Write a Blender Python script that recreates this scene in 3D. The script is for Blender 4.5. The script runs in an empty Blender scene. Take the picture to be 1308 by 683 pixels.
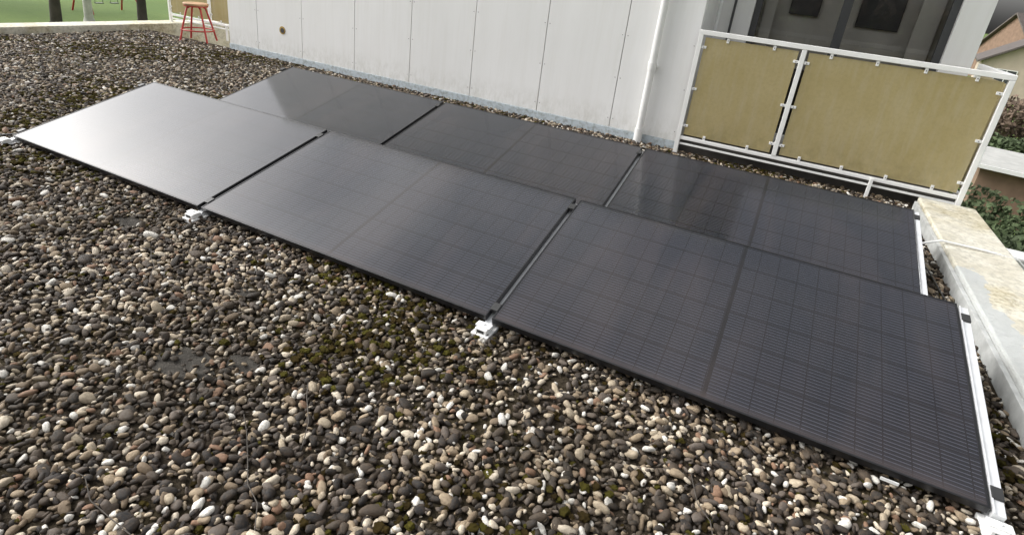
import bpy, math, random
import numpy as np
from mathutils import Matrix, Vector, noise as mnoise
random.seed(7); rng=np.random.default_rng(7)
S=bpy.context.scene; COL=S.collection
rad=math.radians
# ------------------------------------------------------------ camera
F,CY,AZ,EL,RO=736.92,-68.56,-.4157,-.3950,-.1229
CAM=Vector((4.9675,-2.1111,1.5908)); TILT=.2421; W=1.9684; D=1.134; G=.03; YB=1.5666; Z0=.08
f=Vector((math.sin(AZ)*math.cos(EL),math.cos(AZ)*math.cos(EL),math.sin(EL)))
r=Vector((math.cos(AZ),-math.sin(AZ),0)); d=f.cross(r)
c,s=math.cos(RO),math.sin(RO); R_=c*r+s*d; D_=-s*r+c*d
cam=bpy.data.cameras.new("camera"); co=bpy.data.objects.new("camera",cam); COL.objects.link(co)
M=Matrix((R_,-D_,-f)).transposed().to_4x4(); M.translation=CAM; co.matrix_world=M
cam.sensor_width=36; cam.lens=F*36/1308; cam.shift_y=CY/1308; cam.clip_end=2000; cam.clip_start=.02
S.camera=co
S.view_settings.view_transform='Standard'; S.view_settings.look='None'; S.view_settings.exposure=0
def azp(dist,az,z=0): return Vector((CAM.x+dist*math.sin(rad(az)),CAM.y+dist*math.cos(rad(az)),z))
# ------------------------------------------------------------ node helper
class NT:
    def __init__(s,name):
        s.m=bpy.data.materials.new(name); s.m.use_nodes=True; s.t=s.m.node_tree; s.n=s.t.nodes
        s.b=s.n["Principled BSDF"]; s.out=s.n["Material Output"]
    def new(s,k,**kw):
        x=s.n.new(k)
        for a,v in kw.items(): setattr(x,a,v)
        return x
    def link(s,a,b): s.t.links.new(a,b)
    def val(s,sock,v):
        if hasattr(v,'node'): s.link(v,sock)
        else: sock.default_value=v
    def math(s,op,a,b=0.,c=None,clamp=False):
        x=s.new("ShaderNodeMath",operation=op,use_clamp=clamp); s.val(x.inputs[0],a); s.val(x.inputs[1],b)
        if c is not None: s.val(x.inputs[2],c)
        return x.outputs[0]
    def coord(s,k="Object"): return s.new("ShaderNodeTexCoord").outputs[k]
    def mapv(s,v,scale=(1,1,1),loc=(0,0,0)):
        x=s.new("ShaderNodeMapping"); s.link(v,x.inputs[0]); x.inputs["Scale"].default_value=scale; x.inputs["Location"].default_value=loc; return x.outputs[0]
    def noise(s,v,scale,detail=4,rough=.55,dist=0):
        x=s.new("ShaderNodeTexNoise"); s.link(v,x.inputs["Vector"]); x.inputs["Scale"].default_value=scale
        x.inputs["Detail"].default_value=detail; x.inputs["Roughness"].default_value=rough; x.inputs["Distortion"].default_value=dist; return x.outputs[0]
    def ramp(s,v,stops,interp='LINEAR'):
        x=s.new("ShaderNodeValToRGB"); s.val(x.inputs[0],v); e=x.color_ramp.elements; x.color_ramp.interpolation=interp
        while len(e)<len(stops): e.new(.5)
        for i,(p,cc) in enumerate(stops):
            e[i].position=p; e[i].color=(cc if hasattr(cc,'__len__') else (cc,cc,cc))[:3]+(1,) if hasattr(cc,'__len__') else (cc,cc,cc,1)
        return x.outputs[0]
    def mix(s,fac,a,b,mode='MIX'):
        x=s.new("ShaderNodeMix",data_type='RGBA',blend_type=mode); s.val(x.inputs[0],fac)
        for i,v in ((6,a),(7,b)):
            if hasattr(v,'node'): s.link(v,x.inputs[i])
            else: x.inputs[i].default_value=tuple(v)+(1,)
        return x.outputs[2]
    def bump(s,h,strength=.3,dist=.01):
        x=s.new("ShaderNodeBump"); s.link(h,x.inputs["Height"]); x.inputs["Strength"].default_value=strength; x.inputs["Distance"].default_value=dist
        s.link(x.outputs[0],s.b.inputs["Normal"])
    def base(s,v,rough=.6,metal=0.,spec=.5):
        if hasattr(v,'node'): s.link(v,s.b.inputs["Base Color"])
        else: s.b.inputs["Base Color"].default_value=tuple(v)+(1,)
        s.val(s.b.inputs["Roughness"],rough); s.b.inputs["Metallic"].default_value=metal; s.b.inputs["Specular IOR Level"].default_value=spec
def simple(name,col,rough=.6,metal=0.,var=.15,scale=8,bump=0,spec=.5):
    m=NT(name); co_=m.coord(); n=m.noise(co_,scale,5)
    fac=m.ramp(n,[(.3,0.),(.7,1.)])
    lo=tuple(x*(1-var) for x in col); hi=tuple(min(1,x*(1+var)) for x in col)
    m.base(m.mix(fac,lo,hi),rough,metal,spec)
    if bump: m.bump(m.noise(co_,scale*6,4),bump,.01)
    return m.m
# ------------------------------------------------------------ mesh helpers
def empty(name,loc=(0,0,0),rot=(0,0,0)):
    o=bpy.data.objects.new(name,None); o.location=loc; o.rotation_euler=rot; COL.objects.link(o); o.empty_display_size=.1; return o
def mesh(name,verts,faces,mat,parent=None,smooth=False):
    me=bpy.data.meshes.new(name); me.from_pydata([tuple(v) for v in verts],[],faces); me.update()
    if mat: me.materials.append(mat)
    if smooth: me.polygons.foreach_set("use_smooth",[True]*len(me.polygons))
    o=bpy.data.objects.new(name,me); COL.objects.link(o)
    if parent: o.parent=parent
    return o
def boxes(name,lst,mat,parent=None,bevel=.0):
    V=[];Fc=[]
    for (a,b) in lst:
        n=len(V)
        V+=[(a[0],a[1],a[2]),(b[0],a[1],a[2]),(b[0],b[1],a[2]),(a[0],b[1],a[2]),(a[0],a[1],b[2]),(b[0],a[1],b[2]),(b[0],b[1],b[2]),(a[0],b[1],b[2])]
        Fc+=[tuple(n+i for i in q) for q in ((3,2,1,0),(4,5,6,7),(0,1,5,4),(1,2,6,5),(2,3,7,6),(3,0,4,7))]
    o=mesh(name,V,Fc,mat,parent)
    if bevel:
        m=o.modifiers.new("bevel","BEVEL"); m.width=bevel; m.segments=2; m.limit_method='ANGLE'
    return o
def tube(name,pts,rr,mat,parent=None,cyclic=False,res=6):
    cu=bpy.data.curves.new(name,"CURVE"); cu.dimensions='3D'; cu.bevel_depth=rr; cu.bevel_resolution=res; cu.use_fill_caps=True
    sp=cu.splines.new('POLY'); sp.points.add(len(pts)-1)
    for i,p in enumerate(pts): sp.points[i].co=tuple(p)+(1,)
    sp.use_cyclic_u=cyclic; cu.materials.append(mat)
    o=bpy.data.objects.new(name,cu); COL.objects.link(o)
    if parent: o.parent=parent
    return o
def cyl(name,center,rr,h,mat,parent=None,n=28,bevel=.004,axis='Z'):
    V=[];
    for k in (0,1):
        for i in range(n):
            a=2*math.pi*i/n; p=(rr*math.cos(a),rr*math.sin(a),(k-.5)*h)
            if axis=='Y': p=(p[0],p[2],p[1])
            V.append((p[0]+center[0],p[1]+center[1],p[2]+center[2]))
    Fc=[tuple(range(n)),tuple(range(2*n-1,n-1,-1))]+[(i,i+n,(i+1)%n+n,(i+1)%n) for i in range(n)]
    o=mesh(name,V,Fc,mat,parent)
    if bevel:
        m=o.modifiers.new("bevel","BEVEL"); m.width=bevel; m.segments=2; m.limit_method='ANGLE'
    return o
# ------------------------------------------------------------ materials
def mat_glass_panel():
    m=NT("solar_cell_glass"); oc=m.coord()
    sp=m.new("ShaderNodeSeparateXYZ"); m.link(oc,sp.inputs[0]); X,Y=sp.outputs[0],sp.outputs[1]
    cw=(W/2-.03)/10; ch=(D-.04)/6
    def fr(v,period,off): return m.math('FRACT',m.math('DIVIDE',m.math('SUBTRACT',v,off),period))
    stripe=m.math('LESS_THAN',fr(Y,ch/10,.02),.20)
    colgap=m.math('LESS_THAN',fr(X,cw,.015),.05)
    rowgap=m.math('LESS_THAN',fr(Y,ch,.018),.025)
    mid=m.math('LESS_THAN',m.math('ABSOLUTE',m.math('SUBTRACT',X,W/2)),.009)
    n1=m.noise(m.mapv(oc,(1,.5,1)),1.6,3)
    cell=m.mix(m.ramp(n1,[(.3,0.),(.7,1.)]),(.006,.007,.010),(.011,.012,.017))
    x=m.mix(m.math('MULTIPLY',stripe,.7),cell,(.056,.062,.082))
    x=m.mix(m.math('MULTIPLY',colgap,.85),x,(.004,.004,.006))
    x=m.mix(rowgap,x,(.005,.005,.007)); x=m.mix(mid,x,(.003,.003,.004))
    oi=m.new("ShaderNodeObjectInfo"); cmb=m.new("ShaderNodeVectorMath",operation='ADD'); m.link(oc,cmb.inputs[0]); m.link(oi.outputs["Location"],cmb.inputs[1]); wc=cmb.outputs[0]
    du=m.noise(wc,2.3,8,.62); du2=m.noise(m.mapv(wc,(10,1.2,1)),1.5,4); refl_n=m.noise(m.mapv(wc,(1.6,.35,1)),1.7,3,.5,.6)
    dust_refl=m.math('MULTIPLY',m.ramp(du,[(.38,0.),(.75,1.)]),m.ramp(du2,[(.3,.4),(.7,1.)]))
    edge=m.math('SUBTRACT',1.,m.math('MULTIPLY',Y,18.),clamp=True)
    refl_haze=m.ramp(refl_n,[(.44,0.),(.70,1.)])  # warm streaks imitating blurred reflections, painted into the glass colour
    dust_refl=m.math('ADD',m.math('MULTIPLY',dust_refl,.03),m.math('MULTIPLY',edge,.07)); dust_refl=m.math('ADD',dust_refl,m.math('MULTIPLY',refl_haze,.045))  # surface dust and low-edge dirt plus the painted reflection streaks
    x=m.mix(m.math('ADD',dust_refl,.0),x,(.34,.25,.22))
    m.base(x,m.math('ADD',.04,m.math('MULTIPLY',du,.10)),0,.5); m.b.inputs["IOR"].default_value=1.5
    m.b.inputs["Coat Weight"].default_value=.28; m.b.inputs["Coat Roughness"].default_value=.15; m.b.inputs["Coat IOR"].default_value=1.5
    return m.m
M_cell=mat_glass_panel()
M_frame=simple("black_anodised_frame",(.03,.03,.032),.35,.6,.2)
M_back=simple("black_backsheet",(.02,.02,.02),.6)
M_alu=simple("aluminium",(.74,.75,.76),.42,.35,.08,20)
M_plastic=simple("black_clamp",(.03,.03,.03),.4)
def mat_wall():
    m=NT("white_facade_panel"); oc=m.coord()
    big=m.ramp(m.noise(m.mapv(oc,(1,1,.35)),1.5,6,.6),[(.35,0.),(.7,1.)])
    streak=m.ramp(m.noise(m.mapv(oc,(9,9,.5)),2.0,5,.6),[(.45,0.),(.8,1.)])
    x=m.mix(big,(.79,.79,.775),(.85,.85,.84)); x=m.mix(m.math('MULTIPLY',streak,.18),x,(.60,.58,.52))
    sp=m.new("ShaderNodeSeparateXYZ"); m.link(oc,sp.inputs[0])
    low=m.math('SUBTRACT',1.,m.math('MULTIPLY',sp.outputs[2],2.6),clamp=True)
    sp2=m.math('MULTIPLY',low,m.ramp(m.noise(m.mapv(oc,(1,1,.5)),18,6,.7),[(.4,0.),(.65,1.)]))
    x=m.mix(m.math('MULTIPLY',sp2,.5),x,(.40,.39,.32))
    m.base(x,.55,0,.35); m.bump(m.noise(oc,60,3),.08,.004); return m.m
M_wall=mat_wall()
M_white=simple("white_paint",(.82,.82,.80),.4,0,.05,6)
M_seam=simple("joint_gap",(.30,.28,.25),.8)  # own grey-brown colour of the core behind the facade joints
M_screw=simple("screw_head",(.16,.15,.14),.4,.4)
def mat_skirt():
    m=NT("zinc_skirting"); oc=m.coord(); n=m.ramp(m.noise(oc,22,8,.7),[(.46,0.),(.66,1.)])
    m.base(m.mix(n,(.50,.56,.60),(.28,.31,.30)),.6); m.bump(n,.3,.01); return m.m
M_skirt=mat_skirt()
def mat_coping():
    m=NT("weathered_coping_paint"); oc=m.coord()
    a=m.ramp(m.noise(oc,3.0,9,.68,.4),[(.42,0.),(.60,1.)]); b=m.ramp(m.noise(oc,26,8,.7),[(.46,0.),(.62,1.)]); e=m.ramp(m.noise(oc,1.3,5,.6),[(.45,0.),(.52,1.)])
    x=m.mix(a,(.66,.62,.50),(.50,.45,.32)); x=m.mix(m.math('MULTIPLY',b,.6),x,(.20,.17,.10)); x=m.mix(m.math('MULTIPLY',e,.3),x,(.68,.69,.68))
    sp=m.new("ShaderNodeSeparateXYZ"); m.link(oc,sp.inputs[0])
    nn=m.math('MULTIPLY',m.noise(oc,5,7,.65),.34)
    mk=m.math('MULTIPLY',m.math('LESS_THAN',m.math('ADD',sp.outputs[0],nn),6.55),m.math('LESS_THAN',m.math('ADD',sp.outputs[1],nn),2.55)); mk=m.math('MULTIPLY',mk,m.math('GREATER_THAN',sp.outputs[0],6.2))
    x=m.mix(m.math('MULTIPLY',mk,.85),x,(.43,.45,.45))
    m.base(x,.75,0,.3); m.bump(b,.35,.01); return m.m
M_cop=mat_coping()
M_copgrey=simple("grey_flashing_paint",(.40,.41,.40),.6,0,.25,9,.2)
def mat_yellow():
    m=NT("yellow_frosted_panel"); oc=m.coord()
    n=m.ramp(m.noise(oc,2.2,6,.6),[(.3,0.),(.7,1.)]); n2=m.ramp(m.noise(oc,40,5,.7),[(.45,0.),(.7,1.)]); n3=m.ramp(m.noise(m.mapv(oc,(5,5,.6)),3,6,.65),[(.45,0.),(.72,1.)])
    x=m.mix(n,(.47,.385,.18),(.54,.455,.245)); x=m.mix(m.math('MULTIPLY',n2,.3),x,(.34,.27,.13)); x=m.mix(m.math('MULTIPLY',n3,.4),x,(.58,.53,.38))
    sp=m.new("ShaderNodeSeparateXYZ"); m.link(oc,sp.inputs[0])
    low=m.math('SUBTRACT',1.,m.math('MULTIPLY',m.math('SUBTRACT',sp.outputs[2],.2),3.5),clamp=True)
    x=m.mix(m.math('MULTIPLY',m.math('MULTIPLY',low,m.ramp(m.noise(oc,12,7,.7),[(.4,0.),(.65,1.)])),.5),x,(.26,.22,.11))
    m.base(x,.36,0,.5)
    tr=m.new("ShaderNodeBsdfTranslucent"); m.link(x,tr.inputs[0]); mx=m.new("ShaderNodeMixShader"); mx.inputs[0].default_value=.28
    m.link(m.b.outputs[0],mx.inputs[1]); m.link(tr.outputs[0],mx.inputs[2]); m.link(mx.outputs[0],m.out.inputs[0]); return m.m
M_yel=mat_yellow()
def mat_pebble():
    m=NT("river_pebble"); oi=m.new("ShaderNodeObjectInfo"); oc=m.coord()
    st=[(0.,(.020,.019,.019)),(.16,(.036,.032,.029)),(.31,(.066,.052,.040)),(.45,(.12,.10,.085)),(.56,(.20,.150,.10)),(.65,(.34,.265,.18)),(.745,(.26,.155,.10)),(.78,(.48,.40,.29)),(.865,(.64,.56,.44)),(.94,(.80,.77,.70))]
    x=m.ramp(oi.outputs["Random"],st,'CONSTANT')
    n=m.ramp(m.noise(oc,1.4,6,.7),[(.42,0.),(.62,1.)]); x=m.mix(m.math('MULTIPLY',n,.45),x,(.095,.064,.040))
    n2=m.ramp(m.noise(m.mapv(oi.outputs["Location"],(1,1,1)),.9,5,.65),[(.40,0.),(.62,1.)])
    x=m.mix(m.math('MULTIPLY',n2,.36),x,(.050,.038,.021))
    m.base(x,.66,0,.25); m.bump(m.noise(oc,4,5,.7),.3,.1); return m.m
M_peb=mat_pebble()
def mat_roof():
    m=NT("roof_dirt"); oc=m.coord()
    a=m.ramp(m.noise(oc,1.0,7,.62),[(.42,0.),(.62,1.)]); b=m.ramp(m.noise(oc,70,6,.7),[(.3,0.),(.7,1.)])
    x=m.mix(b,(.030,.023,.015),(.085,.068,.050)); x=m.mix(m.math('MULTIPLY',a,.4),x,(.065,.052,.018))
    m.base(x,.95,0,.1); m.bump(b,.8,.02); return m.m
M_roof=mat_roof()
def mat_moss():
    m=NT("moss"); oi=m.new("ShaderNodeObjectInfo"); oc=m.coord()
    x=m.ramp(oi.outputs["Random"],[(0.,(.075,.052,.016)),(.4,(.14,.095,.026)),(.65,(.16,.14,.025)),(1.,(.28,.25,.045))])
    n=m.ramp(m.noise(oc,9,4,.7),[(.3,0.),(.7,1.)]); x=m.mix(m.math('MULTIPLY',n,.6),x,(.045,.034,.013)); m.base(x,.95,0,.1); m.bump(n,1.,.2); return m.m
M_moss=mat_moss()
def mat_grass():
    m=NT("lawn_grass"); oc=m.coord(); a=m.ramp(m.noise(oc,.12,6,.6),[(.35,0.),(.7,1.)]); b=m.ramp(m.noise(oc,3,6,.7),[(.3,0.),(.7,1.)])
    x=m.mix(a,(.10,.165,.038),(.15,.215,.052)); x=m.mix(m.math('MULTIPLY',b,.4),x,(.08,.11,.035)); m.base(x,.9,0,.2); m.bump(b,.3,.05); return m.m
M_grass=mat_grass()
M_brick=simple("render_wall",(.46,.39,.31),.85,0,.12,1)
M_brick2=simple("brown_brick",(.20,.13,.09),.85,0,.2,3)
M_tile=simple("dark_roof_tile",(.095,.080,.072),.7,0,.25,2)
M_bark=simple("bark",(.07,.06,.05),.9,0,.4,3,.5)
M_birch=simple("birch_bark",(.62,.61,.57),.8,0,.25,3,.3)
M_leaf=simple("foliage",(.055,.08,.03),.8,0,.4,1)
M_brownleaf=simple("winter_foliage",(.14,.10,.07),.85,0,.4,1)
M_red=simple("red_paint",(.45,.035,.03),.4,0,.15,9)
M_wood=simple("seat_wood",(.40,.24,.13),.5,0,.25,6)
M_dark=simple("dark_window_frame",(.055,.057,.06),.4)
M_deck=simple("dark_deck",(.05,.045,.04),.8,0,.3,10,.3)
M_int=simple("interior_wall",(.80,.77,.71),.8,0,.05)
M_intd=simple("dark_furniture",(.05,.05,.055),.5)
M_wood2=simple("interior_floor",(.50,.42,.32),.5)
M_conc=simple("concrete",(.40,.40,.38),.85,0,.15,4,.2)
M_felt=simple("bitumen_felt",(.060,.055,.048),.95,0,.4,30,.8,.1)
def mat_win():
    m=NT("window_glass"); gl=m.new("ShaderNodeBsdfGlossy"); gl.inputs["Roughness"].default_value=.02
    tp=m.new("ShaderNodeBsdfTransparent"); tp.inputs[0].default_value=(.93,.94,.94,1); fr=m.new("ShaderNodeFresnel"); fr.inputs[0].default_value=1.8
    mx=m.new("ShaderNodeMixShader"); m.link(fr.outputs[0],mx.inputs[0]); m.link(tp.outputs[0],mx.inputs[1]); m.link(gl.outputs[0],mx.inputs[2]); m.link(mx.outputs[0],m.out.inputs[0]); return m.m
M_win=mat_win()
# ------------------------------------------------------------ grounds
L=-3.0
lawn=mesh("lawn",[(-900,-900,L),(900,-900,L),(900,900,L),(-900,900,L)],[(0,1,2,3)],M_grass)
boxes("flat_roof",[((-4.9,-24,-.35),(6.55,4.3,0.0))],M_roof)  # rear part extended behind the camera to keep lawn out of window reflections
# ------------------------------------------------------------ instancing
def variants(name,n,sub,mat,fn):
    import bmesh
    c=bpy.data.collections.new(name)
    for i in range(n):
        bm=bmesh.new(); bmesh.ops.create_icosphere(bm,subdivisions=sub,radius=1)
        for v in bm.verts: v.co=fn(v.co.copy(),i)
        me=bpy.data.meshes.new(name+"_shape"); bm.to_mesh(me); bm.free(); me.materials.append(mat)
        me.polygons.foreach_set("use_smooth",[True]*len(me.polygons))
        o=bpy.data.objects.new(name+"_shape",me); c.objects.link(o)
    return c
def pebfn(v,i):
    rs=random.Random(i*13+1); sx,sy,sz=1.0,rs.uniform(.50,.88),rs.uniform(.36,.62); ex=rs.uniform(.74,1.)
    o=Vector((i*7.3,i*3.1,0)); k=1+.45*mnoise.noise(v*.9+o)+.20*mnoise.noise(v*2.1+o)
    p=v*k
    p=Vector([math.copysign(abs(q)**ex,q) for q in p])
    return Vector((p.x*sx,p.y*sy,p.z*sz))
def mossfn(v,i):
    o=Vector((i*5.3,0,i)); k=1+.5*mnoise.noise(v*1.6+o)+.45*mnoise.noise(v*6+o)
    return Vector((v.x*k,v.y*k,v.z*k*.5))
def scatter(name,pts,scl,rot,idx,coll):
    me=bpy.data.meshes.new(name); me.vertices.add(len(pts)); me.vertices.foreach_set("co",pts.astype(np.float32).ravel())
    for nm,tp,arr,key in (("scl","FLOAT_VECTOR",scl,"vector"),("rot","FLOAT_VECTOR",rot,"vector"),("idx","INT",idx,"value")):
        a=me.attributes.new(nm,tp,"POINT"); a.data.foreach_set(key,arr.astype(np.int32 if tp=="INT" else np.float32).ravel())
    o=bpy.data.objects.new(name,me); COL.objects.link(o)
    ng=bpy.data.node_groups.new(name+"_scatter","GeometryNodeTree")
    ng.interface.new_socket("Geometry",in_out='INPUT',socket_type='NodeSocketGeometry'); ng.interface.new_socket("Geometry",in_out='OUTPUT',socket_type='NodeSocketGeometry')
    gi=ng.nodes.new("NodeGroupInput"); go=ng.nodes.new("NodeGroupOutput"); ci=ng.nodes.new("GeometryNodeCollectionInfo"); ip=ng.nodes.new("GeometryNodeInstanceOnPoints")
    ci.inputs["Collection"].default_value=coll; ci.inputs["Separate Children"].default_value=True; ci.inputs["Reset Children"].default_value=True
    def na(n_,t_):
        x=ng.nodes.new("GeometryNodeInputNamedAttribute"); x.data_type=t_; x.inputs["Name"].default_value=n_
        return [q for q in x.outputs if q.enabled and q.name=="Attribute"][0]
    ng.links.new(gi.outputs[0],ip.inputs["Points"]); ng.links.new(ci.outputs[0],ip.inputs["Instance"]); ip.inputs["Pick Instance"].default_value=True
    ng.links.new(na("idx","INT"),ip.inputs["Instance Index"]); ng.links.new(na("rot","FLOAT_VECTOR"),ip.inputs["Rotation"]); ng.links.new(na("scl","FLOAT_VECTOR"),ip.inputs["Scale"])
    ng.links.new(ip.outputs[0],go.inputs[0])
    md=o.modifiers.new("scatter","NODES"); md.node_group=ng; return o
NP=18
pc=variants("pebble",NP,2,M_peb,pebfn)
pitch=.0198
gx=np.arange(-4.72,6.22,pitch); gy=np.arange(-3.1,4.17,pitch)
X,Y=np.meshgrid(gx,gy); X=X.ravel()+rng.uniform(-.014,.014,X.size); Y=Y.ravel()+rng.uniform(-.014,.014,Y.size)
def sinnoise(x,y):
    return (np.sin(1.7*x+1.3*np.sin(1.1*y+.4))+np.sin(2.3*y+1.7*np.sin(1.9*x))+.6*np.sin(5.1*x+2.2*np.sin(4.3*y))+.5*np.sin(7.3*y-3.1*x)+.4*np.sin(13*x+5*np.sin(11*y)))/3.5
nz=sinnoise(X,Y)
BARE=((3.10,-.92,.125,.085),(3.28,-.80,.07,.045),(1.75,-.28,.09,.05),(2.85,-.42,.05,.04))
def baremask(X,Y,k=1.):
    m_=np.zeros(X.size,bool)
    for (px,py,rx,ry) in BARE:
        q=((X-px)/rx)**2+((Y-py)/ry)**2+.45*np.sin(40*X)*np.sin(33*Y)+.3*np.sin(90*X+3)*np.sin(70*Y); m_|=q<k
    return m_
keep=~(baremask(X,Y)&(rng.random(X.size)<.82))
keep&=~((nz>.5)&(rng.random(X.size)<.30)); keep&=rng.random(X.size)>.05
X,Y,nz=X[keep],Y[keep],nz[keep]; N=X.size
sc=np.clip(np.exp(rng.normal(math.log(.0118),.34,N)),.005,.025)
big=rng.random(N)<.025; sc[big]*=1.4
Z=sc*.42+rng.uniform(-.004,.012,N)
scl=np.stack([sc*rng.uniform(.95,1.3,N),sc,sc*rng.uniform(.85,1.15,N)],1)
rot=np.stack([rng.normal(0,.4,N),rng.normal(0,.4,N),rng.uniform(0,6.283,N)],1)
scatter("gravel",np.stack([X,Y,Z],1),scl,rot,rng.integers(0,NP,N),pc)
mc=variants("moss",6,3,M_moss,mossfn)
nm=180000; mx_=rng.uniform(-4.7,6.2,nm); my_=rng.uniform(-3,4.15,nm); q=sinnoise(mx_*1.0+.7,my_)+.35*np.sin(19*mx_+3*np.sin(17*my_))*np.sin(23*my_)
pr=np.clip((q-.02)*1.3,0.09,.9)*.55+.26*((mx_<.0)&(my_>1.3)); k=(rng.random(nm)<pr)&~(baremask(mx_,my_,.8)&(rng.random(nm)<.7)); mx_,my_,q=mx_[k],my_[k],q[k]; nm=mx_.size
ms=rng.uniform(.005,.015,nm)*(1+.35*(q>.3)); mz=rng.uniform(.004,.017,nm)+.007*(q>.3)
scatter("moss_patches",np.stack([mx_,my_,mz],1),np.stack([ms,ms,ms],1),np.stack([np.zeros(nm),np.zeros(nm),rng.uniform(0,6.28,nm)],1),rng.integers(0,6,nm),mc)
fe=empty("bare_felt_patches")
for bi,(px,py,rx,ry) in enumerate(BARE):
    vs=[(px,py,.004+.001*bi)]+[(px+rx*1.1*math.cos(t*math.pi/14)*(1+.12*math.sin(t*2.1)),py+ry*1.1*math.sin(t*math.pi/14)*(1+.12*math.cos(t*1.7)),.004+.001*bi) for t in range(28)]
    mesh("felt",vs,[(0,1+i,1+(i+1)%28) for i in range(28)],M_felt,fe)
tw=empty("twigs")
for (a,b,n_) in (((3.55,-1.0),(3.95,-1.32),5),((3.3,-1.45),(3.75,-1.5),5),((2.2,-.45),(2.5,-.65),4),((.4,-.3),(.75,-.2),4),((5.0,-.4),(5.2,-.75),4),((3.62,-.75),(3.80,-1.0),4)):
    pts=[(a[0]+(b[0]-a[0])*t/n_+random.uniform(-.02,.02),a[1]+(b[1]-a[1])*t/n_+random.uniform(-.02,.02),.032+random.uniform(0,.012)) for t in range(n_+1)]
    tube("twig_stem",pts,.0018,M_bark,tw,res=2)
# ------------------------------------------------------------ solar panels
def panel(px,py):
    e=empty("solar_panel",(px,py,Z0),(TILT,0,0))
    t=.032; w=.009
    boxes("frame",[((0,0,-t),(W,w,0)),((0,D-w,-t),(W,D,0)),((0,w,-t),(w,D-w,0)),((W-w,w,-t),(W,D-w,0))],M_frame,e,.0015)
    mesh("glass",[(w,w,-.002),(W-w,w,-.002),(W-w,D-w,-.002),(w,D-w,-.002)],[(0,1,2,3)],M_cell,e)
    mesh("backsheet",[(w,w,-.010),(W-w,w,-.010),(W-w,D-w,-.010),(w,D-w,-.010)],[(0,3,2,1)],M_back,e)
    return e
ca,sa=D*math.cos(TILT),D*math.sin(TILT)
for row,y0 in ((0,0.),(1,YB)):
    for i in range(3): panel(i*(W+G)+(.0156 if row else 0),y0)
mt=empty("mounting_rails")
xr=[-.03,W+G/2,2*W+1.5*G,3*W+2*G+.028]
for k_,x in enumerate(xr):
    hw=.022
    boxes("ground_rail",[((x-hw,-.07,.012),(x+hw,YB+ca+.1,.040))],M_alu,mt,.002)
    for y0 in (0,YB):
        e=empty("support",(x,y0,Z0),(TILT,0,0)); e.parent=mt
        zt=-.034 if k_<3 else -.006
        boxes("sloped_rail",[((-.02,-.012,zt-.03),(.02,D-.01,zt))],M_alu,e,.002)
        if k_==3: boxes("rail_lip",[((-.02,-.012,zt+.002),(-.014,D-.01,zt+.006))],M_alu,e)
        boxes("clamp",[((-.019,.05,-.02),(.019,.10,.004)),((-.019,D-.12,-.02),(.019,D-.07,.004))],M_plastic,e,.002)
        boxes("rear_leg",[((x-.02,y0+ca-.04,.04),(x+.02,y0+ca-.01,Z0+sa-.06))],M_alu,mt,.002)
    boxes("foot",[((x-.045,-.085,.0),(x+.045,.03,.026)),((x-.03,-.075,.027),(x+.03,-.012,.052)),((x-.038,-.06,.053),(x+.038,-.02,.060))],M_white,mt,.003)
    boxes("foot_slot",[((x-.018,-.0765,.032),(x+.018,-.0755,.046))],M_plastic,mt)
    cyl("bolt",(x,-.04,.063),.007,.008,M_alu,mt,8,.001)
boxes("cable_label",[((5.64,-.006,.030),(5.70,-.002,.042))],M_white,mt)
pw=empty("power_cable")
tube("cable",[(6.03,1.2,.05),(6.10,1.5,.04),(6.16,1.9,.035),(6.13,2.3,.045),(6.08,2.6,.06)],.005,M_plastic,pw,res=3)
tube("cable_b",[(-.08,.15,.05),(-.20,.02,.035),(-.30,-.06,.03),(-.42,.0,.03)],.005,M_plastic,pw,res=3)
# ------------------------------------------------------------ building
YW=4.2; HW=3.6
bld=empty("apartment_building")
seam=[-2.84,-2.24,-1.37,-.43,.48,1.40,2.33,3.24,4.0]
pl=[]
for a,b in zip(seam[:-1],seam[1:]):
    pl.append(((a+.004,YW,.10),(b-.004,YW+.02,HW)))
boxes("facade_panels",pl,M_wall,bld,.002)
boxes("facade_core",[((-2.83,YW+.014+.008,-.3),(3.985,9.5,HW-.05))],M_seam,bld)
boxes("skirting",[((-2.84,YW-.012,0.0),(4.0,YW+.021,.098))],M_skirt,bld,.003)
boxes("side_panel",[((3.987,YW+.0225,.0),(4.005,6.0,HW))],M_wall,bld)
boxes("side_panel_left",[((-2.86,YW+.0225,.0),(-2.832,9.4,HW))],M_wall,bld)
boxes("unseen_roof_edge",[((-3.0,YW-.15,HW),(4.75,9.6,HW+.22))],M_white,bld,.01)  # unseen slab, right end extended to place the reflection edge in the panels
sc_=[]
for x in seam[1:-1]+[4.0]:
    for z in (.2,.65,1.1,1.55,2.0):
        for dx in (-.03,.03):
            if x==4.0 and dx>0: continue
            sc_.append(((x+dx-.004,YW-.002,z-.004),(x+dx+.004,YW+.001,z+.004)))
boxes("screws",sc_,M_screw,bld)
cyl("hole_foam",(-1.74,YW-.001,.44),.055,.012,simple("yellow_foam",(.42,.29,.09),.9),bld,24,.002,'Y')
cyl("hole",(-1.735,YW-.006,.438),.034,.01,M_intd,bld,24,0,'Y')
YF=5.2; HF=2.75
boxes("recess_wall",[((4.006,YF,.10),(4.36,YF+.25,HF)),((6.24,YF,.10),(6.50,YF+.25,HF)),((4.361,YF,.10),(6.239,YF+.25,.20)),((4.361,YF,2.35),(6.239,YF+.25,HF))],M_wall,bld,.003)
boxes("side_wall",[((6.25,YF+.251,-3),(6.50,9.5,HF))],M_wall,bld)
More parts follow.
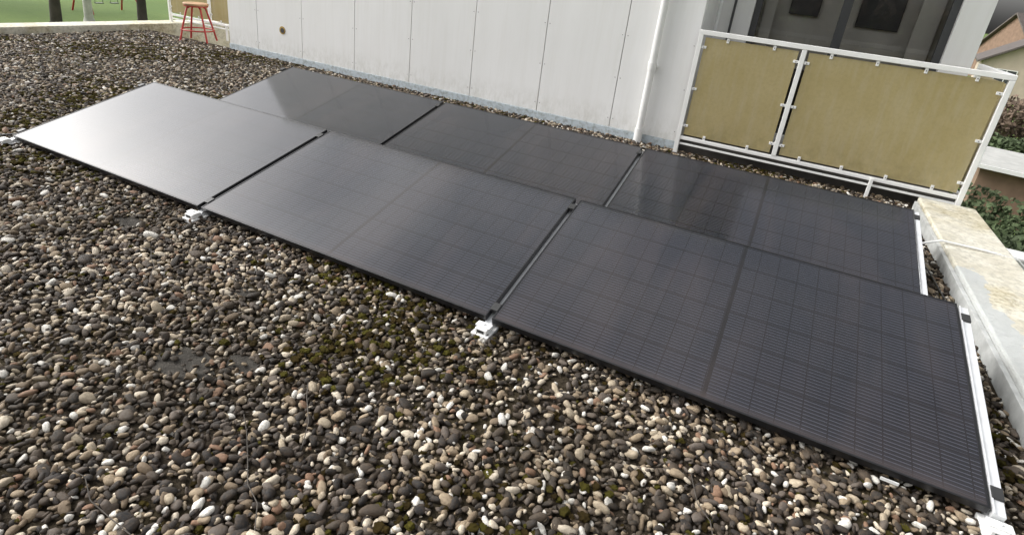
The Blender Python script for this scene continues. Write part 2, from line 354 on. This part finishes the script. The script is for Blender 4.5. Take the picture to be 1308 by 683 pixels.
boxes("window_frame",[((4.362,YF+.06,.201),(4.43,YF+.13,2.349)),((6.17,YF+.06,.201),(6.238,YF+.13,2.349)),((5.22,YF+.06,.27),(5.31,YF+.13,2.28)),((4.431,YF+.06,.201),(6.169,YF+.13,.269)),((4.431,YF+.06,2.281),(6.169,YF+.13,2.349))],M_dark,bld,.003)
mesh("window_pane",[(4.43,YF+.095,.27),(6.17,YF+.095,.27),(6.17,YF+.095,2.28),(4.43,YF+.095,2.28)],[(0,1,2,3)],M_win,bld)
boxes("interior",[((4.01,5.90,.1),(6.24,5.95,2.6)),((4.01,YF+.26,.1),(4.03,5.89,2.6)),((6.22,YF+.26,.1),(6.245,5.89,2.6))],M_int,bld)
boxes("interior_floor",[((4.04,YF+.26,.08),(6.21,5.89,.1))],M_wood2,bld)
boxes("furniture",[((4.70,5.80,1.50),(5.02,5.87,1.85)),((5.42,5.83,1.45),(5.85,5.89,1.95)),((4.5,5.65,.1),(5.1,5.78,.9))],M_intd,bld,.01)
boxes("added_curtain",[((5.95,YF+.3,.15),(6.15,YF+.34,2.5)),((4.45,YF+.3,.15),(4.57,YF+.34,2.5))],M_int,bld)  # pale panels added to make the room behind the glass brighter
boxes("recess_roof",[((4.76,YF-.05,HF),(6.6,9.6,HF+.18))],M_white,bld,.01)
boxes("deck",[((4.01,YW+.06,.0),(6.6,YF-.002,.095))],M_deck,bld)
boxes("lower_walls",[((-4.88,-23.95,-3),(6.52,4.29,-.36)),((-2.8,4.31,-3),(6.24,9.5,-.31))],M_brick2,bld)
boxes("roof_parapet",[((-5.15,-24,-.4),(-4.78,9.5,.11))],M_cop,None,.01)
rp=empty("roof_coping")
boxes("coping_top",[((6.26,-24,-.02),(6.70,4.02,.13))],M_cop,rp,.012)
boxes("coping_flashing",[((6.23,-24,.0),(6.257,3.95,.10))],M_copgrey,rp,.003)
hp=empty("gutter_hopper"); boxes("hopper",[((6.75,3.18,-.12),(6.97,3.34,.02)),((6.82,3.22,-3),(6.90,3.30,-.125))],M_white,hp,.006); boxes("hopper_lip",[((6.73,3.16,.021),(6.99,3.36,.04))],M_white,hp,.003)
dp=empty("drainpipe"); xp=3.60; yp=YW-.055
tube("pipe",[(xp,yp,-.0),(xp,yp,.50),(xp+.0,yp,3.5)],.038,M_white,dp)
tube("pipe_socket",[(xp,yp,.0),(xp,yp,.17)],.045,M_white,dp); tube("pipe_collar",[(xp,yp,.80),(xp,yp,.88)],.045,M_white,dp)
boxes("bracket",[((xp-.055,yp+.01,.83),(xp+.055,YW-.001,.85)),((xp-.055,yp+.01,1.9),(xp+.055,YW-.001,1.93))],M_white,dp)
cp=empty("conduit_pipe"); tube("pipe",[(4.06,4.75,.1),(4.06,4.75,2.7)],.018,M_alu,cp); tube("pipe_b",[(4.16,5.16,.1),(4.16,5.16,2.7)],.014,M_dark,cp)
# ------------------------------------------------------------ railing
def railing(x0,x1,mids,y,zb,zt,side=None):
    e=empty("balcony_railing"); t=.022
    bars=[((x0-t,y-t,zt-.045),(x1+t,y+t,zt)),((x0+t,y-.016,zb),(x1-t,y+.016,zb+.035))]
    bars+=[((x0-t,y-t,.02),(x0+t,y+t,zt-.0455)),((x1-t,y-t,.02),(x1+t,y+t,zt-.0455))]
    for m_ in mids: bars.append(((m_-t,y-.02,zb+.0355),(m_+t,y+.02,zt-.0455)))
    bars.append(((x0+t+.002,y-.01,zb-.055),(x1-t-.002,y+.012,zb-.035)))
    boxes("frame",bars,M_white,e,.004)
    legs=[((x0+(x1-x0)*.72-.015,y-.05,.0),(x0+(x1-x0)*.72+.015,y-.022,zb+.03))]
    boxes("leg",legs,M_white,e,.003)
    ed=[x0]+mids+[x1]; cl=[];bo=[]
    for a,b in zip(ed[:-1],ed[1:]):
        pa,pb=a+.045,b-.045
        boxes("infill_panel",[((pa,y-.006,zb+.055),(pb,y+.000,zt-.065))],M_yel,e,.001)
        def cp_(x0_,x1_,z0_,z1_):
            cl.append(((x0_,y-.014,z0_),(x1_,y-.0065,z1_))); xx,zz=(x0_+x1_)/2,(z0_+z1_)/2; bo.append(((xx-.004,y-.017,zz-.004),(xx+.004,y-.0142,zz+.004)))
        for z in (zb+.15,(zb+zt)/2-.02,zt-.16):
            cp_(a+t+.001,pa+.026,z-.013,z+.013); cp_(pb-.026,b-t-.001,z-.013,z+.013)
        n=2 if b-a<1.2 else 4
        for i in range(n):
            xx=pa+(pb-pa)*(i+.5)/n
            cp_(xx-.013,xx+.013,zb+.0355,zb+.080); cp_(xx-.013,xx+.013,zt-.092,zt-.046)
    boxes("clips",cl,M_white,e,.002); boxes("clip_bolts",bo,M_screw,e)
    if side:
        boxes("side_rail",[((side-t,y+t+.002,zt-.045),(side+t,YF-.003,zt)),((side-.015,y+t+.002,zb),(side+.015,YF-.003,zb+.035)),((side-t,YF-.05,.1),(side+t,YF-.005,zt-.046))],M_white,e,.003)
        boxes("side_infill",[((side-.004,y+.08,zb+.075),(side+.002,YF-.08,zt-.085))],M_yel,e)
    return e
railing(4.04,6.57,[4.985],4.07,.17,1.275,6.57)
railing(-4.95,-2.98,[-3.95],4.75,.22,1.25)
cw_=empty("white_cable"); tube("cable",[(6.02,2.55,.03),(6.1,2.72,.10),(6.24,2.78,.145),(6.5,2.80,.142),(6.72,2.84,.12),(7.0,2.9,-.1),(7.1,2.95,-3)],.008,M_white,cw_)
# ------------------------------------------------------------ stool
st=empty("bar_stool",(-3.62,4.26,0),(0,0,.55)) 
for sx,sy in ((-1,-1),(1,-1),(1,1),(-1,1)):
    tube("leg",[(sx*.20,sy*.20,.01),(sx*.15,sy*.15,.27),(sx*.10,sy*.10,.50),(sx*.07,sy*.07,.525)],.014,M_red,st)
tube("ring",[(.235*math.cos(t*math.pi/12),.235*math.sin(t*math.pi/12),.18) for t in range(24)],.010,M_red,st,True)
cyl("seat",(0,0,.562),.18,.035,M_wood,st,32,.01); cyl("seat_rim",(0,0,.535),.172,.016,M_red,st,32,.002)
# ------------------------------------------------------------ trees
def tree(loc,h,rt,mat,leafmat,seed,leaves=1500,spread=1.,wid=1.):
    rs=random.Random(seed); V=[];Fc=[];tips=[]
    def seg(p,q,r0,r1,n=7):
        dv=(q-p).normalized(); u=dv.orthogonal().normalized(); w=dv.cross(u); b=len(V)
        for (cc,rr) in ((p,r0),(q,r1)):
            for i in range(n):
                a=2*math.pi*i/n; V.append(cc+(u*math.cos(a)+w*math.sin(a))*rr)
        for i in range(n): Fc.append((b+i,b+(i+1)%n,b+n+(i+1)%n,b+n+i))
    def grow(p,dv,ln_,r0,depth):
        n=4 if depth==0 else 3; q=p
        for i in range(n):
            dv=(dv+Vector((rs.gauss(0,.07),rs.gauss(0,.07),rs.gauss(.02,.05)))*(1 if depth else .5)).normalized()
            q2=q+dv*ln_/n; ra=r0*(1-.5*i/n); rb=r0*(1-.5*(i+1)/n); seg(q,q2,ra,rb,8 if depth<2 else 5)
            if depth<4 and (i>0 or depth>0):
                for k in range(2 if depth<3 else 1):
                    a=rs.uniform(0,6.28); u=dv.orthogonal().normalized(); w=dv.cross(u)
                    nd=(dv*.75+(u*math.cos(a)+w*math.sin(a))*.8*wid).normalized(); grow(q2,nd,ln_*rs.uniform(.5,.68),rb*.6,depth+1)
            q=q2
        tips.append(q)
        if depth<4: grow(q,dv,ln_*.6,r0*.5,depth+1)
    grow(Vector((0,0,0)),Vector((0,0,1)),h*.45,rt,0)
    e=empty("bare_tree",loc)
    seg(Vector((0,0,-.1)),Vector((0,0,.3)),rt*1.5,rt)
    mesh("trunk",V,Fc,mat,e,True)
    LV=[];LF=[]
    for i in range(leaves):
        t=rs.choice(tips)+Vector((rs.gauss(0,.35),rs.gauss(0,.35),rs.gauss(0,.3)))*spread; a=Vector((rs.gauss(0,1),rs.gauss(0,1),rs.gauss(0,1))).normalized(); b=a.orthogonal().normalized(); s_=rs.uniform(.05,.11)
        n=len(LV); LV+=[t-a*s_,t+b*s_*.5,t+a*s_,t-b*s_*.5]; LF.append((n,n+1,n+2,n+3))
    if leaves: mesh("crown",LV,LF,leafmat,e)
    return e
tree(azp(33,-63.0,L),10,.24,M_bark,M_brownleaf,1)
tree(azp(35,-60.9,L),11,.20,M_birch,M_brownleaf,2)
tree(azp(32,-57.4,L),10,.22,M_bark,M_brownleaf,3)
tree(azp(45,-70,L),12,.3,M_bark,M_brownleaf,4)
tree(azp(75,19,L),8,.18,M_bark,M_brownleaf,5)
sw=empty("swing_frame",azp(40,-59.6,L)) 
for y in (-1,1):
    tube("leg",[(-.9,y*1.3,0),(0,y*1.1,2.4),(.9,y*1.3,0)],.045,M_red,sw)
tube("crossbar",[(0,-1.1,2.4),(0,1.1,2.4)],.045,M_red,sw)
for y in(-.4,.4):
    tube("rope",[(0,y-.2,2.4),(0,y-.2,.5)],.012,M_dark,sw,res=2); tube("rope",[(0,y+.2,2.4),(0,y+.2,.5)],.012,M_dark,sw,res=2); boxes("seat",[((-.1,y-.2,.46),(.1,y+.2,.5))],M_dark,sw)
def leafmass(name,boxlist,n,mat,size,seed,wob=.5):
    rs=random.Random(seed); V=[];Fc=[]
    for (a,b) in boxlist:
        for i in range(n):
            p=Vector([rs.uniform(a[k],b[k]) for k in range(3)]); fz=.8 if wob<1 else .2
            p+=Vector((mnoise.noise(p*fz),mnoise.noise(p*fz+Vector((9,0,0))),mnoise.noise(p*fz*.75)))*wob
            u=Vector((rs.gauss(0,1),rs.gauss(0,1),rs.gauss(0,1))).normalized(); w=u.orthogonal().normalized(); s_=rs.uniform(.6,1.3)*size
            k=len(V); V+=[p-u*s_,p+w*s_*.6,p+u*s_,p-w*s_*.6]; Fc.append((k,k+1,k+2,k+3))
    return mesh(name,V,Fc,mat)
h0=azp(26,16.5,L); leafmass("hedge",[((h0.x-3,h0.y-1,L),(h0.x+9,h0.y+.6,L+1.3))],16000,M_leaf,.09,1)
h1=azp(33,15,L); leafmass("shrubs",[((h1.x-3,h1.y-2,L),(h1.x+12,h1.y+2,L+1.9))],14000,M_brownleaf,.12,2)
leafmass("hedge",[((7.5,4.2,L),(12.5,14.5,L+.95))],42000,M_leaf,.075,3)
leafmass("unseen_tree_belt",[((-40,-75,L),(60,-68,L+6.0))],22000,M_brownleaf,.55,4,4.)  # unseen belt behind the camera, added to darken the window reflection
# ------------------------------------------------------------ houses
def house(name,loc,rz,w,dp_,eave,ridge,wm,rows=(1.0,3.2)):
    e=empty(name,loc,(0,0,rz)); h=w/2
    V=[(-h,0,0),(h,0,0),(h,0,eave),(0,0,ridge),(-h,0,eave),(-h,dp_,0),(h,dp_,0),(h,dp_,eave),(0,dp_,ridge),(-h,dp_,eave)]
    mesh("walls",V,[(0,1,2,3,4),(9,8,7,6,5),(1,6,7,2),(5,0,4,9)],wm,e)
    o=.35; k=(ridge-eave)/h
    mesh("roof",[(-h-o,-o,eave-o*k+.05),(0,-o,ridge+.05),(h+o,-o,eave-o*k+.05),(-h-o,dp_+o,eave-o*k+.05),(0,dp_+o,ridge+.05),(h+o,dp_+o,eave-o*k+.05),
      (-h-o,-o,eave-o*k+.2),(0,-o,ridge+.2),(h+o,-o,eave-o*k+.2),(-h-o,dp_+o,eave-o*k+.2),(0,dp_+o,ridge+.2),(h+o,dp_+o,eave-o*k+.2)],
      [(0,3,4,1),(1,4,5,2),(6,7,10,9),(7,8,11,10),(0,1,7,6),(1,2,8,7),(3,9,10,4),(4,10,11,5),(0,6,9,3),(2,5,11,8)],M_tile,e)
    wn=[];wf=[]
    for zz in rows:
        for xx in (-h*.5,h*.5):
            if zz+1.1>eave+.3 : xx*=.6
            wn.append(((xx-.55,-.03,zz),(xx+.55,-.01,zz+1.15))); wf+=[((xx-.60,-.05,zz-.05),(xx+.60,-.032,zz)),((xx-.60,-.05,zz+1.15),(xx+.60,-.032,zz+1.2)),((xx-.60,-.05,zz),(xx-.55,-.032,zz+1.15)),((xx+.55,-.05,zz),(xx+.60,-.032,zz+1.15)),((xx-.025,-.05,zz),(xx+.025,-.032,zz+1.15))]
    boxes("windows",wn,M_dark,e); boxes("window_frames",wf,M_white,e)
    boxes("chimney",[((h*.3,dp_*.5,ridge-1.6),(h*.3+.6,dp_*.5+.6,ridge+.7))],M_brick2,e)
    return e
house("detached_house",azp(54,15.6,L),rad(-10),6.0,9,2.6,4.5,M_brick,(1.0,))
house("brick_house",azp(74,13.4,L),rad(-75),9,24,3.0,6.2,M_brick2,(1.0,))
house("brick_house",azp(62,23,L),rad(-8),9,10,4,7.2,M_brick2)
sh=empty("garden_shed",azp(19,18.6,L),(0,0,rad(-12)))
boxes("walls",[((-1.2,0,0),(3.2,3,1.35))],M_brick2,sh); boxes("roof",[((-1.4,-.2,1.351),(3.4,3.2,1.43))],M_conc,sh,.01); boxes("roof_trim",[((-1.45,-.25,1.36),(3.45,-.205,1.46)),((-1.45,-.2,1.36),(-1.405,3.2,1.46))],M_white,sh)
boxes("paved_path",[((7.0,-9,L-.1),(12,4,L+.01))],M_conc)
# ------------------------------------------------------------ light
w=bpy.data.worlds.new("World"); S.world=w; w.use_nodes=True; nt=w.node_tree; bg=nt.nodes["Background"]
sky=nt.nodes.new("ShaderNodeTexSky"); sky.sky_type='NISHITA'; sky.sun_disc=False; sky.dust_density=6; sky.air_density=1; sky.ozone_density=1
hs=nt.nodes.new("ShaderNodeHueSaturation"); hs.inputs["Saturation"].default_value=.12; hs.inputs["Value"].default_value=1.75
tc=nt.nodes.new("ShaderNodeTexCoord"); mp=nt.nodes.new("ShaderNodeMapping"); mp.inputs["Scale"].default_value=(1,1,1.6); mp.inputs["Location"].default_value=(.35,.6,.2); nz_=nt.nodes.new("ShaderNodeTexNoise"); nz_.inputs["Scale"].default_value=2.6; nz_.inputs["Detail"].default_value=6; nz_.inputs["Roughness"].default_value=.5; nz_.inputs["Distortion"].default_value=.4
cr=nt.nodes.new("ShaderNodeValToRGB"); cr.color_ramp.elements[0].position=.36; cr.color_ramp.elements[0].color=(.70,.71,.73,1); cr.color_ramp.elements[1].position=.64; cr.color_ramp.elements[1].color=(1.30,1.29,1.27,1)
mu=nt.nodes.new("ShaderNodeMix"); mu.data_type='RGBA'; mu.blend_type='MULTIPLY'; mu.inputs[0].default_value=1.
nt.links.new(tc.outputs["Generated"],mp.inputs[0]); nt.links.new(mp.outputs[0],nz_.inputs["Vector"]); nt.links.new(nz_.outputs[0],cr.inputs[0])
nt.links.new(sky.outputs[0],hs.inputs["Color"]); nt.links.new(hs.outputs[0],mu.inputs[6]); nt.links.new(cr.outputs[0],mu.inputs[7]); nt.links.new(mu.outputs[2],bg.inputs[0]); bg.inputs[1].default_value=.15
sl=bpy.data.lights.new("sun","SUN"); sl.energy=1.1; sl.angle=rad(30); sl.color=(1,.97,.93); so=bpy.data.objects.new("sun",sl); COL.objects.link(so)
az,el=rad(-98),rad(40)
dirv=Vector((math.sin(az)*math.cos(el),math.cos(az)*math.cos(el),math.sin(el)))
so.rotation_euler=dirv.to_track_quat('Z','Y').to_euler()
sky.sun_elevation=el; sky.sun_rotation=az
